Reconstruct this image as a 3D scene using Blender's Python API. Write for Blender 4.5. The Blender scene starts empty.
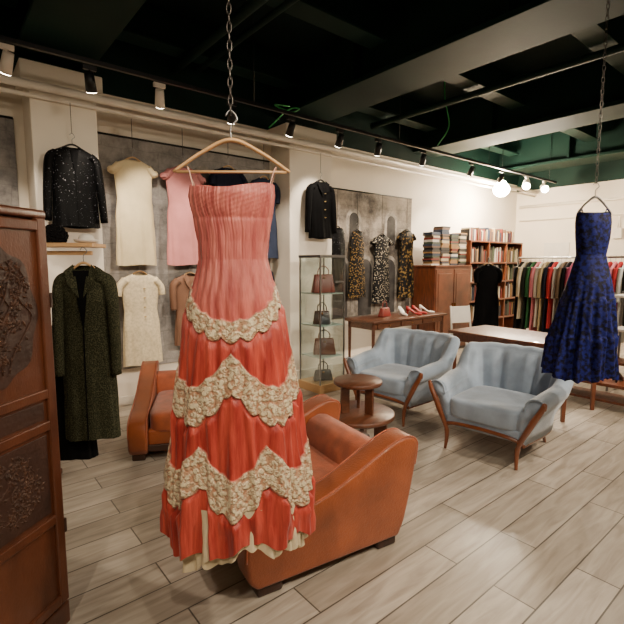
import bpy, math, random
from mathutils import Vector, Matrix, Euler
import bmesh
random.seed(7)
R=math.radians
def lin(c):
    return tuple((x/255/12.92 if x/255<=.04045 else ((x/255+.055)/1.055)**2.4) for x in c)
# ---------------------------------------------------------------- materials
def newmat(name):
    m=bpy.data.materials.new(name); m.use_nodes=True
    nt=m.node_tree; b=nt.nodes['Principled BSDF']
    return m,nt,b
def M(name,rgb,rough=.6,metal=0,var=.15,scale=6,bump=.15,bscale=60,stretch=(1,1,1),sheen=0,rgb2=None,coat=0,emit=0,spec=.5):
    m,nt,b=newmat(name)
    c=lin(rgb)
    tc=nt.nodes.new('ShaderNodeTexCoord'); mp=nt.nodes.new('ShaderNodeMapping')
    mp.inputs['Scale'].default_value=stretch
    nt.links.new(tc.outputs['Object'],mp.inputs['Vector'])
    n=nt.nodes.new('ShaderNodeTexNoise'); n.inputs['Scale'].default_value=scale; n.inputs['Detail'].default_value=5
    nt.links.new(mp.outputs[0],n.inputs['Vector'])
    r=nt.nodes.new('ShaderNodeValToRGB')
    r.color_ramp.elements[0].position=.32; r.color_ramp.elements[1].position=.68
    r.color_ramp.elements[0].color=(*[x*(1-var) for x in c],1)
    c2=lin(rgb2) if rgb2 else [min(1,x*(1+var)) for x in c]
    r.color_ramp.elements[1].color=(*c2,1)
    nt.links.new(n.outputs['Fac'],r.inputs[0]); nt.links.new(r.outputs[0],b.inputs['Base Color'])
    b.inputs['Roughness'].default_value=rough; b.inputs['Metallic'].default_value=metal; b.inputs['Specular IOR Level'].default_value=spec
    b.inputs['Sheen Weight'].default_value=sheen; b.inputs['Coat Weight'].default_value=coat
    if bump:
        n2=nt.nodes.new('ShaderNodeTexNoise'); n2.inputs['Scale'].default_value=bscale
        nt.links.new(mp.outputs[0],n2.inputs['Vector'])
        bp=nt.nodes.new('ShaderNodeBump'); bp.inputs['Strength'].default_value=bump; bp.inputs['Distance'].default_value=.01
        nt.links.new(n2.outputs['Fac'],bp.inputs['Height']); nt.links.new(bp.outputs[0],b.inputs['Normal'])
    if emit:
        b.inputs['Emission Color'].default_value=(1,.85,.62,1); b.inputs['Emission Strength'].default_value=emit
    return m
def pattern(name,ca,cb,scale,rough=.5,thr=(.45,.55),kind='voronoi',stretch=(1,1,1),metal=0,bumps=.4,spec=.4):
    m,nt,b=newmat(name)
    tc=nt.nodes.new('ShaderNodeTexCoord'); mp=nt.nodes.new('ShaderNodeMapping'); mp.inputs['Scale'].default_value=stretch
    nt.links.new(tc.outputs['Object'],mp.inputs['Vector'])
    if kind=='voronoi':
        n=nt.nodes.new('ShaderNodeTexVoronoi'); out='Distance'
    else:
        n=nt.nodes.new('ShaderNodeTexNoise'); out='Fac'; n.inputs['Detail'].default_value=6
    n.inputs['Scale'].default_value=scale
    nt.links.new(mp.outputs[0],n.inputs['Vector'])
    r=nt.nodes.new('ShaderNodeValToRGB')
    r.color_ramp.elements[0].position=thr[0]; r.color_ramp.elements[1].position=thr[1]
    r.color_ramp.elements[0].color=(*lin(ca),1); r.color_ramp.elements[1].color=(*lin(cb),1)
    nt.links.new(n.outputs[out],r.inputs[0]); nt.links.new(r.outputs[0],b.inputs['Base Color'])
    bp=nt.nodes.new('ShaderNodeBump'); bp.inputs['Strength'].default_value=bumps; bp.inputs['Distance'].default_value=.006
    nt.links.new(n.outputs[out],bp.inputs['Height']); nt.links.new(bp.outputs[0],b.inputs['Normal'])
    b.inputs['Roughness'].default_value=rough; b.inputs['Metallic'].default_value=metal; b.inputs['Specular IOR Level'].default_value=spec
    return m
def floor_mat():
    m,nt,b=newmat('wood_look_planks')
    tc=nt.nodes.new('ShaderNodeTexCoord')
    br=nt.nodes.new('ShaderNodeTexBrick')
    br.inputs['Scale'].default_value=1; br.inputs['Brick Width'].default_value=1.2; br.inputs['Row Height'].default_value=.2
    br.inputs['Mortar Size'].default_value=.004; br.inputs['Mortar Smooth'].default_value=.2; br.offset=.37
    br.inputs['Color1'].default_value=(*lin((184,174,160)),1); br.inputs['Color2'].default_value=(*lin((152,142,128)),1)
    br.inputs['Mortar'].default_value=(*lin((86,78,69)),1)
    nt.links.new(tc.outputs['Object'],br.inputs['Vector'])
    mp=nt.nodes.new('ShaderNodeMapping'); mp.inputs['Scale'].default_value=(1.2,9,1)
    nt.links.new(tc.outputs['Object'],mp.inputs['Vector'])
    n=nt.nodes.new('ShaderNodeTexNoise'); n.inputs['Scale'].default_value=2.4; n.inputs['Detail'].default_value=8; n.inputs['Distortion'].default_value=.8
    nt.links.new(mp.outputs[0],n.inputs['Vector'])
    r=nt.nodes.new('ShaderNodeValToRGB'); r.color_ramp.elements[0].position=.30; r.color_ramp.elements[1].position=.68
    r.color_ramp.elements[0].color=(.64,.61,.58,1); r.color_ramp.elements[1].color=(1.06,1.06,1.06,1)
    nt.links.new(n.outputs['Fac'],r.inputs[0])
    mx=nt.nodes.new('ShaderNodeMix'); mx.data_type='RGBA'; mx.blend_type='MULTIPLY'; mx.inputs[0].default_value=1
    nt.links.new(br.outputs['Color'],mx.inputs[6]); nt.links.new(r.outputs[0],mx.inputs[7])
    nt.links.new(mx.outputs[2],b.inputs['Base Color'])
    b.inputs['Roughness'].default_value=.34
    bp=nt.nodes.new('ShaderNodeBump'); bp.inputs['Strength'].default_value=.3; bp.inputs['Distance'].default_value=.004; bp.invert=True
    nt.links.new(br.outputs['Fac'],bp.inputs['Height']); nt.links.new(bp.outputs[0],b.inputs['Normal'])
    return m
def glass_mat():
    m,nt,b=newmat('clear_glass')
    out=nt.nodes['Material Output']; t=nt.nodes.new('ShaderNodeBsdfTransparent'); g=nt.nodes.new('ShaderNodeBsdfGlossy')
    g.inputs['Roughness'].default_value=.03; t.inputs[0].default_value=(.93,.96,.95,1)
    mx=nt.nodes.new('ShaderNodeMixShader'); mx.inputs[0].default_value=.09
    nt.links.new(t.outputs[0],mx.inputs[1]); nt.links.new(g.outputs[0],mx.inputs[2]); nt.links.new(mx.outputs[0],out.inputs[0])
    return m
WALL=M('white_plaster',(236,226,210),.8,var=.04,scale=2,bump=.1,bscale=30)
DARKG=M('dark_green_paint',(13,40,34),.65,var=.25,scale=1.5,bump=.05,spec=.2)
DECK=M('dark_ceiling_deck',(10,30,26),.8,var=.3,scale=2,spec=.2)
PIPEW=M('white_pipe_paint',(230,221,207),.45,var=.04)
FLOOR=floor_mat(); GLASS=glass_mat()
BLACK=M('black_metal',(14,14,15),.4,var=.1,bump=0)
STEEL=M('steel',(150,150,150),.3,1,var=.1,bump=0)
CHAINM=M('chain_metal',(84,80,76),.4,1,var=.2,bump=0)
HWOOD=M('hanger_wood',(208,166,116),.45,var=.15,scale=5,stretch=(2,20,20),bump=.05)
WALNUT=M('walnut_wood',(88,50,30),.4,var=.3,scale=3,stretch=(2,14,14),bump=.08,coat=.3)
WALNUT2=M('reddish_wood',(106,56,32),.4,var=.3,scale=3,stretch=(2,14,2),bump=.08,coat=.2)
TRIM=M('polished_trim_wood',(112,60,32),.3,var=.25,scale=6,bump=.03,coat=.5)
DKWOOD=M('dark_wood',(52,30,20),.45,var=.3,scale=4,stretch=(2,10,2))
LACQ=M('red_lacquer_wood',(80,42,23),.36,var=.3,scale=3,stretch=(3,3,1),bump=.1,coat=.2)
LACQD=M('dark_lacquer_panel',(48,27,18),.5,var=.35,scale=7,bump=.5,bscale=25,coat=.05)
RELIEF=M('carved_relief',(58,35,22),.6,var=.5,scale=20,bump=.6,bscale=60,spec=.3)
GOLD=M('antique_brass',(150,110,50),.35,1,var=.3)
ORANGE=M('cognac_leather',(136,68,32),.42,var=.25,scale=5,bump=.3,bscale=120,sheen=.1,coat=.12)
ORANGE2=M('cognac_velour_seat',(158,76,38),.62,var=.25,scale=12,bump=.35,bscale=160,sheen=.25)
BLUEV=M('pale_blue_velvet',(142,158,176),.75,var=.16,scale=7,bump=.25,bscale=140,sheen=.5)
NAVY=pattern('navy_lace',(4,5,28),(20,28,104),38,.7,(.42,.58),'noise',bumps=.7,spec=.25)
# ---------------------------------------------------------------- geometry helpers
def link(o,parent=None):
    bpy.context.scene.collection.objects.link(o)
    if parent: o.parent=parent
    return o
def root(name,loc=(0,0,0),rz=0):
    e=bpy.data.objects.new(name,None); e.empty_display_size=.1; e.location=loc; e.rotation_euler=(0,0,R(rz)); return link(e)
def mesh(name,v,f,mat,parent=None,smooth=True,bevel=0,sub=0,seg=2):
    me=bpy.data.meshes.new(name); me.from_pydata([tuple(p) for p in v],[],f); me.update()
    o=bpy.data.objects.new(name,me); 
    if mat: me.materials.append(mat)
    bm=bmesh.new(); bm.from_mesh(me); bmesh.ops.recalc_face_normals(bm,faces=bm.faces); bm.to_mesh(me); bm.free()
    for p in me.polygons: p.use_smooth=smooth
    if bevel:
        m=o.modifiers.new('bev','BEVEL'); m.width=bevel; m.segments=seg; m.limit_method='ANGLE'
        if seg>2:
            for p in me.polygons: p.use_smooth=True
    if sub:
        m=o.modifiers.new('sub','SUBSURF'); m.levels=sub; m.render_levels=sub
    return link(o,parent)
def boxvf(c,s,rot=None):
    v=[]
    for x in(-1,1):
        for y in(-1,1):
            for z in(-1,1):
                p=Vector((x*s[0]/2,y*s[1]/2,z*s[2]/2))
                if rot: p=rot@p
                v.append(Vector(c)+p)
    f=[(0,1,3,2),(4,6,7,5),(0,4,5,1),(2,3,7,6),(0,2,6,4),(1,5,7,3)]
    return v,f
def box(name,parent,c,s,mat,bevel=.004,rot=(0,0,0),seg=2,smooth=False):
    rm=Euler([R(a) for a in rot]).to_matrix() if any(rot) else None
    v,f=boxvf(c,s,rm)
    return mesh(name,v,f,mat,parent,smooth,bevel,0,seg)
def frame(d):
    d=Vector(d).normalized(); u=Vector((0,0,1)) if abs(d.z)<.9 else Vector((1,0,0))
    a=d.cross(u).normalized(); b=d.cross(a).normalized(); return a,b
def cr(pts,n=8):
    P=[Vector(p) for p in pts]
    if len(P)<3: return P
    out=[]
    Q=[2*P[0]-P[1]]+P+[2*P[-1]-P[-2]]
    for i in range(1,len(Q)-2):
        for k in range(n):
            t=k/n
            a,b,c,d=Q[i-1],Q[i],Q[i+1],Q[i+2]
            out.append(.5*((2*b)+(-a+c)*t+(2*a-5*b+4*c-d)*t*t+(-a+3*b-3*c+d)*t**3))
    out.append(P[-1]); return out
def tubevf(pts,rad,n=10,flat=1.0):
    v=[];f=[]; m=len(pts)
    ref=None
    for i,p in enumerate(pts):
        d=(pts[min(i+1,m-1)]-pts[max(i-1,0)]).normalized()
        if ref is None: a,b=frame(d)
        else:
            a=(ref-d*ref.dot(d)).normalized(); b=d.cross(a).normalized()
        ref=a
        r=rad(i/(m-1)) if callable(rad) else rad
        for k in range(n):
            t=2*math.pi*k/n
            v.append(p+a*math.cos(t)*r+b*math.sin(t)*r*flat)
    for i in range(m-1):
        for k in range(n):
            f.append((i*n+k,i*n+(k+1)%n,(i+1)*n+(k+1)%n,(i+1)*n+k))
    f.append(tuple(range(n))[::-1]); f.append(tuple((m-1)*n+k for k in range(n)))
    return v,f
def tube(name,parent,pts,rad,mat,n=10,smoothpath=True,flat=1.0):
    P=cr(pts) if smoothpath else [Vector(p) for p in pts]
    v,f=tubevf(P,rad,n,flat); return mesh(name,v,f,mat,parent)
def cyl(name,parent,p0,p1,r0,r1,mat,n=20,bevel=0):
    P=[Vector(p0),Vector(p1)]
    v,f=tubevf(P,lambda t:r0+(r1-r0)*t,n); o=mesh(name,v,f,mat,parent,False,bevel)
    for p in o.data.polygons: p.use_smooth=len(p.vertices)==4
    return o
def lathe(name,parent,prof,mat,c=(0,0,0),n=40):
    v=[];f=[]
    for r,z in prof:
        for k in range(n):
            t=2*math.pi*k/n; v.append((c[0]+r*math.cos(t),c[1]+r*math.sin(t),c[2]+z))
    for i in range(len(prof)-1):
        for k in range(n): f.append((i*n+k,i*n+(k+1)%n,(i+1)*n+(k+1)%n,(i+1)*n+k))
    f.append(tuple(range(n))); f.append(tuple((len(prof)-1)*n+k for k in range(n)))
    return mesh(name,v,f,mat,parent)
def prism(name,parent,prof,x0,x1,mat,bevel=.02,seg=4):
    n=len(prof); v=[(x0,y,z) for y,z in prof]+[(x1,y,z) for y,z in prof]
    f=[tuple(range(n)),tuple(range(n,2*n))[::-1]]+[(i,(i+1)%n,n+(i+1)%n,n+i) for i in range(n)]
    o=mesh(name,v,f,mat,parent,True,bevel,0,seg)
    return o
def pillow(name,parent,c,s,mat,e=.45,rot=(0,0,0),n=20):
    rm=Euler([R(a) for a in rot]).to_matrix()
    v=[];f=[]
    def sp(w,e): return math.copysign(abs(w)**e,w)
    for i in range(n+1):
        ph=-math.pi/2+math.pi*i/n
        for k in range(2*n):
            t=math.pi*k/n
            p=Vector((sp(math.cos(ph),e)*sp(math.cos(t),e)*s[0]/2,sp(math.cos(ph),e)*sp(math.sin(t),e)*s[1]/2,sp(math.sin(ph),e)*s[2]/2))
            v.append(Vector(c)+rm@p)
    for i in range(n):
        for k in range(2*n): f.append((i*2*n+k,i*2*n+(k+1)%(2*n),(i+1)*2*n+(k+1)%(2*n),(i+1)*2*n+k))
    return mesh(name,v,f,mat,parent)
def interp(prof,t):
    ks=[p[0] for p in prof]
    if ks[0]>ks[-1]:
        prof=prof[::-1]; ks=ks[::-1]
    if t<=ks[0]: return prof[0][1:]
    for i in range(len(ks)-1):
        if t<=ks[i+1]:
            w=(t-ks[i])/(ks[i+1]-ks[i]); 
            return tuple(a+(b-a)*w for a,b in zip(prof[i][1:],prof[i+1][1:]))
    return prof[-1][1:]
def chain(name,parent,x,y,z0,z1,mat,L=.034,w=.0075,r=.0019):
    V=[];F=[]; z=z0; k=0
    while z<z1:
        cz=z+L/2; off=len(V); N=14;m=6
        for i in range(N):
            t=2*math.pi*i/N; cx=w*math.cos(t); c2=(L/2+.002)*math.sin(t)
            nx,nz=math.cos(t),math.sin(t)
            for j in range(m):
                s=2*math.pi*j/m
                px=cx+nx*r*math.cos(s); pz=c2+nz*r*math.cos(s); py=r*math.sin(s)
                V.append((x+px,y+py,cz+pz) if k%2 else (x+py,y+px,cz+pz))
        for i in range(N):
            for j in range(m):
                F.append((off+i*m+j,off+i*m+(j+1)%m,off+((i+1)%N)*m+(j+1)%m,off+((i+1)%N)*m+j))
        z+=L*.86; k+=1
    return mesh(name,V,F,mat,parent)
def hanger(parent,w=.4,z=0,mat=None):
    m=mat or HWOOD
    tube('hanger_bar',parent,[(-w/2,0,z-.10),(-w/4,0,z-.035),(0,-.005,z+.005),(w/4,0,z-.035),(w/2,0,z-.10)],lambda t:.012-.004*abs(t-.5)*2,m,8,True,.7)
    tube('hanger_crossbar',parent,[(-w/2+.01,0,z-.1),(w/2-.01,0,z-.1)],.005,m,8,False)
    tube('hanger_hook',parent,[(0,0,z),(0,0,z+.05),(.022,0,z+.075),(.0,0,z+.105),(-.018,0,z+.085)],.0025,STEEL,6)
# ================================================================= ROOM
XMIN,XMAX,YMIN,YMAX,H=-2.6,10.0,-3.2,5.0,4.0
def slab(name,c,s,mat): return box(name,None,c,s,mat,0)
slab('floor',((XMIN+XMAX)/2,(YMIN+YMAX)/2,-.05),(XMAX-XMIN+.4,YMAX-YMIN+.4,.1),FLOOR)
slab('ceiling',((XMIN+XMAX)/2,(YMIN+YMAX)/2,H+.05),(XMAX-XMIN+.4,YMAX-YMIN+.4,.1),DECK)
slab('wall_left',((XMIN+XMAX)/2,YMAX+.1,1.62),(XMAX-XMIN+.4,.2,3.24),WALL)
slab('trim_1',((XMIN+XMAX)/2,YMAX+.09,3.62),(XMAX-XMIN+.4,.22,.76),DARKG)
slab('wall_back',(XMAX+.1,(YMIN+YMAX)/2,1.55),(.2,YMAX-YMIN,3.1),WALL)
slab('trim_2',(XMAX+.09,(YMIN+YMAX)/2,3.55),(.22,YMAX-YMIN,.9),DARKG)
slab('wall_right',((XMIN+XMAX)/2,YMIN-.1,H/2),(XMAX-XMIN+.4,.2,H),WALL)
slab('wall_front',(XMIN-.1,(YMIN+YMAX)/2,H/2),(.2,YMAX-YMIN,H),WALL)
box('baseboard_left',None,(3.7,4.985,.05),(12.6,.03,.1),PIPEW,.003)
box('baseboard_back',None,(9.985,.9,.05),(.03,8.1,.1),PIPEW,.003)
for i,(a,b) in enumerate([(.68,1.21),(3.42,4.13)]):
    e=root('column' if i==0 else 'column.001')
    box('shaft',e,((a+b)/2,4.8,1.62),(b-a,.4,3.24),WALL,.01)
    box('capital',e,((a+b)/2,4.8,3.16),(b-a+.12,.44,.16),WALL,.01)
    box('foot',e,((a+b)/2,4.79,.07),(b-a+.03,.42,.14),PIPEW,.005)
for i,x in enumerate([.95,3.78,6.6,9.3]):
    e=root('ceiling_beam' if i==0 else f'ceiling_beam.{i:03d}')
    box('web',e,(x,.9,3.7),(.34,8.2,.6),DARKG,.01)
    box('flange',e,(x,.9,3.42),(.62,8.2,.05),DARKG,.006)
    for yy in (-1.5,.2,1.9,3.6): box('stiffener_%d'%int(yy*10+20),e,(x,yy,3.66),(.56,.03,.48),DARKG,.002)
for i,y in enumerate([4.6,3.2,1.8,.4]):
    e=root('ceiling_joist' if i==0 else f'ceiling_joist.{i:03d}')
    for j,(xa,xb) in enumerate([(-2.5,.64),(1.26,3.47),(4.09,6.29),(6.91,8.99)]):
        box('joist_web_%d'%j,e,((xa+xb)/2,y,3.84),(xb-xa,.12,.3),DARKG,.004)
        box('joist_flange_%d'%j,e,((xa+xb)/2,y,3.68),(xb-xa,.22,.03),DARKG,.004)
e=root('ventilation_pipe'); cyl('pipe',e,(2.1,4.9,3.62),(2.1,-3,3.62),.045,.045,DARKG); cyl('pipe_b',e,(2.35,4.9,3.66),(2.35,-3,3.66),.03,.03,DARKG)
e=root('ventilation_pipe.001'); cyl('pipe',e,(5.2,4.9,3.6),(5.2,-3,3.6),.04,.04,DARKG)
cyl('conduit_pipe_3',None,(-2.5,4.52,3.02),(9.9,4.52,3.02),.035,.035,PIPEW)  # white conduit pipes running along the long wall
cyl('conduit_pipe_4',None,(-2.5,4.57,2.95),(9.9,4.57,2.95),.018,.018,PIPEW)
cyl('conduit_pipe_5',None,(9.95,4.9,2.75),(9.95,-3,2.75),.03,.03,PIPEW); cyl('conduit_pipe_6',None,(9.97,4.9,2.45),(9.97,-3,2.45),.015,.015,PIPEW)  # conduit pipes on the back wall
cyl('conduit_pipe_7',None,(9.97,2.2,2.4),(9.97,2.2,.1),.012,.012,PIPEW)
cyl('conduit_pipe_8',None,(1.235,4.975,.1),(1.235,4.975,3.2),.012,.012,PIPEW); cyl('conduit_pipe_9',None,(4.17,4.975,.1),(4.17,4.975,3.2),.012,.012,PIPEW)  # thin vertical conduit pipes beside the columns
GC=M('green_cable',(40,170,80),.5,bump=0)
def cable(i,pts): 
    e=root('green_cable' if i==0 else f'green_cable.{i:03d}'); tube('cable',e,pts,.008,GC,6)
cable(0,[(.25,3.9,4),(.3,3.85,3.7),(.22,3.82,3.45),(.34,3.85,3.3),(.42,3.9,3.13)])
cable(1,[(.6,3.3,4),(.56,3.3,3.6),(.66,3.34,3.35),(.58,3.4,3.6),(.5,3.45,4)])
cable(2,[(3.35,4.5,3.4),(3.1,4.45,3.35),(3.3,4.4,3.3),(3.42,4.4,3.36),(3.3,4.45,3.34),(3.05,4.5,3.1)])
cable(3,[(5.3,3.7,4.0),(5.32,3.7,3.7),(5.5,3.75,3.4),(5.4,3.85,3.15)])
# murals : monochrome photographic print of stone ruins
def banner_mat(n,off,dark,light,sc=1.3):
    m,nt,b=newmat('printed_backdrop_%d'%n)
    tc=nt.nodes.new('ShaderNodeTexCoord')
    n1=nt.nodes.new('ShaderNodeTexNoise'); n1.inputs['Scale'].default_value=sc; n1.inputs['Detail'].default_value=14; n1.inputs['Roughness'].default_value=.72
    mo=nt.nodes.new('ShaderNodeMapping'); mo.inputs['Location'].default_value=(off,off,off); nt.links.new(tc.outputs['Object'],mo.inputs['Vector'])
    nt.links.new(mo.outputs[0],n1.inputs['Vector'])
    mp=nt.nodes.new('ShaderNodeMapping'); mp.inputs['Rotation'].default_value=(R(90),0,0)
    nd=nt.nodes.new('ShaderNodeMix'); nd.data_type='RGBA'; nd.inputs[0].default_value=.08
    n3=nt.nodes.new('ShaderNodeTexNoise'); n3.inputs['Scale'].default_value=5; nt.links.new(tc.outputs['Object'],n3.inputs['Vector'])
    nt.links.new(tc.outputs['Object'],nd.inputs[6]); nt.links.new(n3.outputs['Color'],nd.inputs[7])
    nt.links.new(nd.outputs[2],mp.inputs['Vector'])
    br=nt.nodes.new('ShaderNodeTexBrick'); br.inputs['Scale'].default_value=1; br.inputs['Brick Width'].default_value=.36; br.inputs['Row Height'].default_value=.15
    br.inputs['Mortar Size'].default_value=.007; br.inputs['Mortar Smooth'].default_value=1; br.inputs['Color1'].default_value=(1,1,1,1); br.inputs['Color2'].default_value=(.7,.7,.7,1); br.inputs['Mortar'].default_value=(.42,.42,.42,1)
    nt.links.new(mp.outputs[0],br.inputs['Vector'])
    r=nt.nodes.new('ShaderNodeValToRGB'); r.color_ramp.elements[0].position=.38; r.color_ramp.elements[1].position=.60
    r.color_ramp.elements[0].color=(*lin(dark),1); r.color_ramp.elements[1].color=(*lin(light),1)
    nt.links.new(n1.outputs['Fac'],r.inputs[0])
    mx=nt.nodes.new('ShaderNodeMix'); mx.data_type='RGBA'; mx.blend_type='MULTIPLY'; mx.inputs[0].default_value=.5
    nt.links.new(r.outputs[0],mx.inputs[6]); nt.links.new(br.outputs['Color'],mx.inputs[7]); nt.links.new(mx.outputs[2],b.inputs['Base Color'])
    b.inputs['Roughness'].default_value=.8; return m
BMA=banner_mat(1,0,(92,88,87),(172,166,160)); BMB=banner_mat(2,4,(74,67,62),(168,156,142),2.2)
ARCH=M('printed_arch_dark',(62,58,55),.8,var=.5,scale=6); ARCHL=M('printed_arch_stone',(150,142,132),.8,var=.4,scale=14)
def banner(i,x0,x1,z0,z1,arches,cols,BM):
    e=root('photo_mural' if i==0 else f'photo_mural.{i:03d}')
    v=[];f=[];n=60
    for k in range(n+1):
        x=x0+(x1-x0)*k/n; y=4.970+.003*math.sin(k*.7)
        v+= [(x,y,z0),(x,y,z1)]
    for k in range(n): f.append((2*k,2*k+2,2*k+3,2*k+1))
    mesh('cloth',v,f,BM,e)
    cyl('rod',e,(x0+.005,4.965,z1),(x1-.005,4.965,z1),.01,.01,BLACK)
    for j,(cx,w,zb,zt) in enumerate(arches):
        for q,(ww,zz,y,mt) in enumerate([(w+.12,zt+.06,4.960,ARCHL),(w,zt,4.957,ARCH)]):
            pts=[(cx-ww/2,y,zb)]+[(cx-ww/2*math.cos(a),y,zz-ww/2+ww/2*math.sin(a)) for a in [math.pi*s/12 for s in range(13)]]+[(cx+ww/2,y,zb)]
            mesh('printed_arch_%d_%d'%(j,q),pts,[tuple(range(len(pts)))],mt,e,False)
    for j,(cx,w,zb,zt) in enumerate(cols):
        y=4.954
        pts=[(cx-w*.7,y,zb),(cx-w*.7,y,zb+.06),(cx-w*.5,y,zb+.09),(cx-w*.44,y,zt-.12),(cx-w*.7,y,zt-.05),(cx-w*.75,y,zt),(cx+w*.75,y,zt),(cx+w*.7,y,zt-.05),(cx+w*.44,y,zt-.12),(cx+w*.5,y,zb+.09),(cx+w*.7,y,zb+.06),(cx+w*.7,y,zb)]
        mesh('printed_column_%d'%j,pts,[tuple(range(12))],ARCHL,e,False)
banner(0,1.26,3.37,.4,2.84,[(2.44,.24,1.5,2.6)],[(2.95,.16,.45,2.3)],BMA)
banner(1,4.22,6.28,.7,2.62,[(4.62,.3,.72,1.6),(5.15,.3,.72,1.6),(5.72,.3,.72,1.6),(4.9,.2,1.85,2.3),(5.75,.2,1.85,2.3)],[(4.36,.09,.72,2.1),(4.88,.09,.72,1.7),(5.44,.09,.72,1.7),(6.0,.09,.72,2.1)],BMB)
banner(2,-1.2,.6,.6,2.84,[],[],BMA)
# ================================================================= TRACK LIGHTS
LENS=M('lamp_lens',(255,240,215),.4,bump=0,emit=40); HOT=M('lamp_lens_hot',(255,240,215),.4,bump=0,emit=250)
def track(i,y,z,x0,x1):
    e=root('light_or_fill_track' if i==0 else f'light_or_fill_track.{i:03d}')
    box('rail',e,((x0+x1)/2,y,z),(x1-x0,.036,.034),BLACK,.003)
    for x in [x0+.3+q*2.2 for q in range(int((x1-x0)/2.2)+1)]: cyl('suspension_%d'%int(x*10+50),e,(x,y,z+.02),(x,y,4.0),.004,.004,BLACK,6)
track(0,3.94,3.1,-2.2,9.4); track(1,-.6,3.3,-2.2,8.5); track(2,.9,3.3,5.2,9.4)  # last two tracks are added out of view to carry fill spots
cnt=[0]
WARM=(1,.85,.67)
def spot(loc,aim,energy,angle=75,blend=.6,drop=.14,radius=.04,lens=LENS,col=WARM,white=False,s=1.0):
    i=cnt[0]; cnt[0]+=1
    e=root('track_or_fill_spotlight' if i==0 else f'track_or_fill_spotlight.{i:03d}',loc)  # shared by the wall track spots and the added fill spots
    d=(Vector(aim)-Vector(loc)).normalized()
    c=Vector((0,0,-drop)); mt=PIPEW if white else BLACK
    box('adapter',e,(0,0,-.035),(.1,.03,.035),mt,.003)
    cyl('stem',e,(0,0,-.03),tuple(c),.008,.008,mt,8)
    cyl('head',e,tuple(c-d*.07*s),tuple(c+d*.07*s),.034*s,.042*s,mt,20)
    cyl('lens',e,tuple(c+d*.068*s),tuple(c+d*.074*s),.037*s,.037*s,lens,20)
    l=bpy.data.lights.new('bulb','SPOT'); l.energy=energy; l.spot_size=R(angle); l.spot_blend=blend; l.shadow_soft_size=radius; l.color=col
    o=bpy.data.objects.new('bulb',l); o.location=c+d*.11*s; o.rotation_euler=d.to_track_quat('-Z','Y').to_euler(); link(o,e)
T=3.94
for x,ax,az,en in [(.12,-.2,1.5,75),(.46,.2,1.6,55),(1.0,1.45,1.3,90),(1.55,1.9,1.7,105),(2.25,2.5,1.5,90),(2.95,3.0,1.6,85),(3.65,3.9,1.8,75),(4.3,4.8,1.5,120),(5.2,5.8,1.5,120),(6.4,6.9,1.9,125),(7.3,7.8,2.1,130)]:
    spot((x,T,3.085),(ax,4.9,az),en,angle=68,white=(x in(.46,1.55)))
spot((8.2,T,3.085),(5.0,2.4,1.0),180,85,radius=.06,white=True,lens=HOT,s=1.6)
spot((8.9,T,3.085),(5.3,1.5,1.4),180,85,radius=.06,white=True,lens=HOT,s=1.6)
for x,ax,ay,en in [(-1.2,.4,2.4,180),(.4,.95,1.8,150),(1.9,1.3,3.0,240),(3.4,3.2,2.2,340),(5.0,4.6,3.0,310),(6.6,6.8,3.0,300),(8.2,8.8,3.6,280)]:
    spot((x,-.6,3.285),(ax,ay,.4),en,90,.8,radius=.06)  # unseen fill spots added behind the camera for general brightness
for x,ax,ay,en in [(5.6,4.0,1.6,150),(7.2,7.2,2.6,160),(8.8,9.6,2.6,140)]:
    spot((x,.9,3.285),(ax,ay,.6),en,90,.8,radius=.05)  # further fill spots, added out of view to brighten the far side
e=root('bare_bulb_lamp',(8.0,4.3,2.90)); lathe('bulb_glass',e,[(.01,.12),(.06,.115),(.12,.03),(.145,-.03),(.12,-.10),(.06,-.15),(.005,-.16)],M('bulb_glow',(255,240,210),.4,bump=0,emit=300))
cyl('socket',e,(0,0,.09),(0,0,.18),.03,.03,PIPEW); cyl('cord',e,(0,0,.17),(0,0,1.09),.004,.004,BLACK,6)
l=bpy.data.lights.new('glow','POINT'); l.energy=260; l.shadow_soft_size=.1; l.color=(1,.78,.52); o=bpy.data.objects.new('glow',l); o.location=(0,0,-.28); link(o,e)
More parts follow.
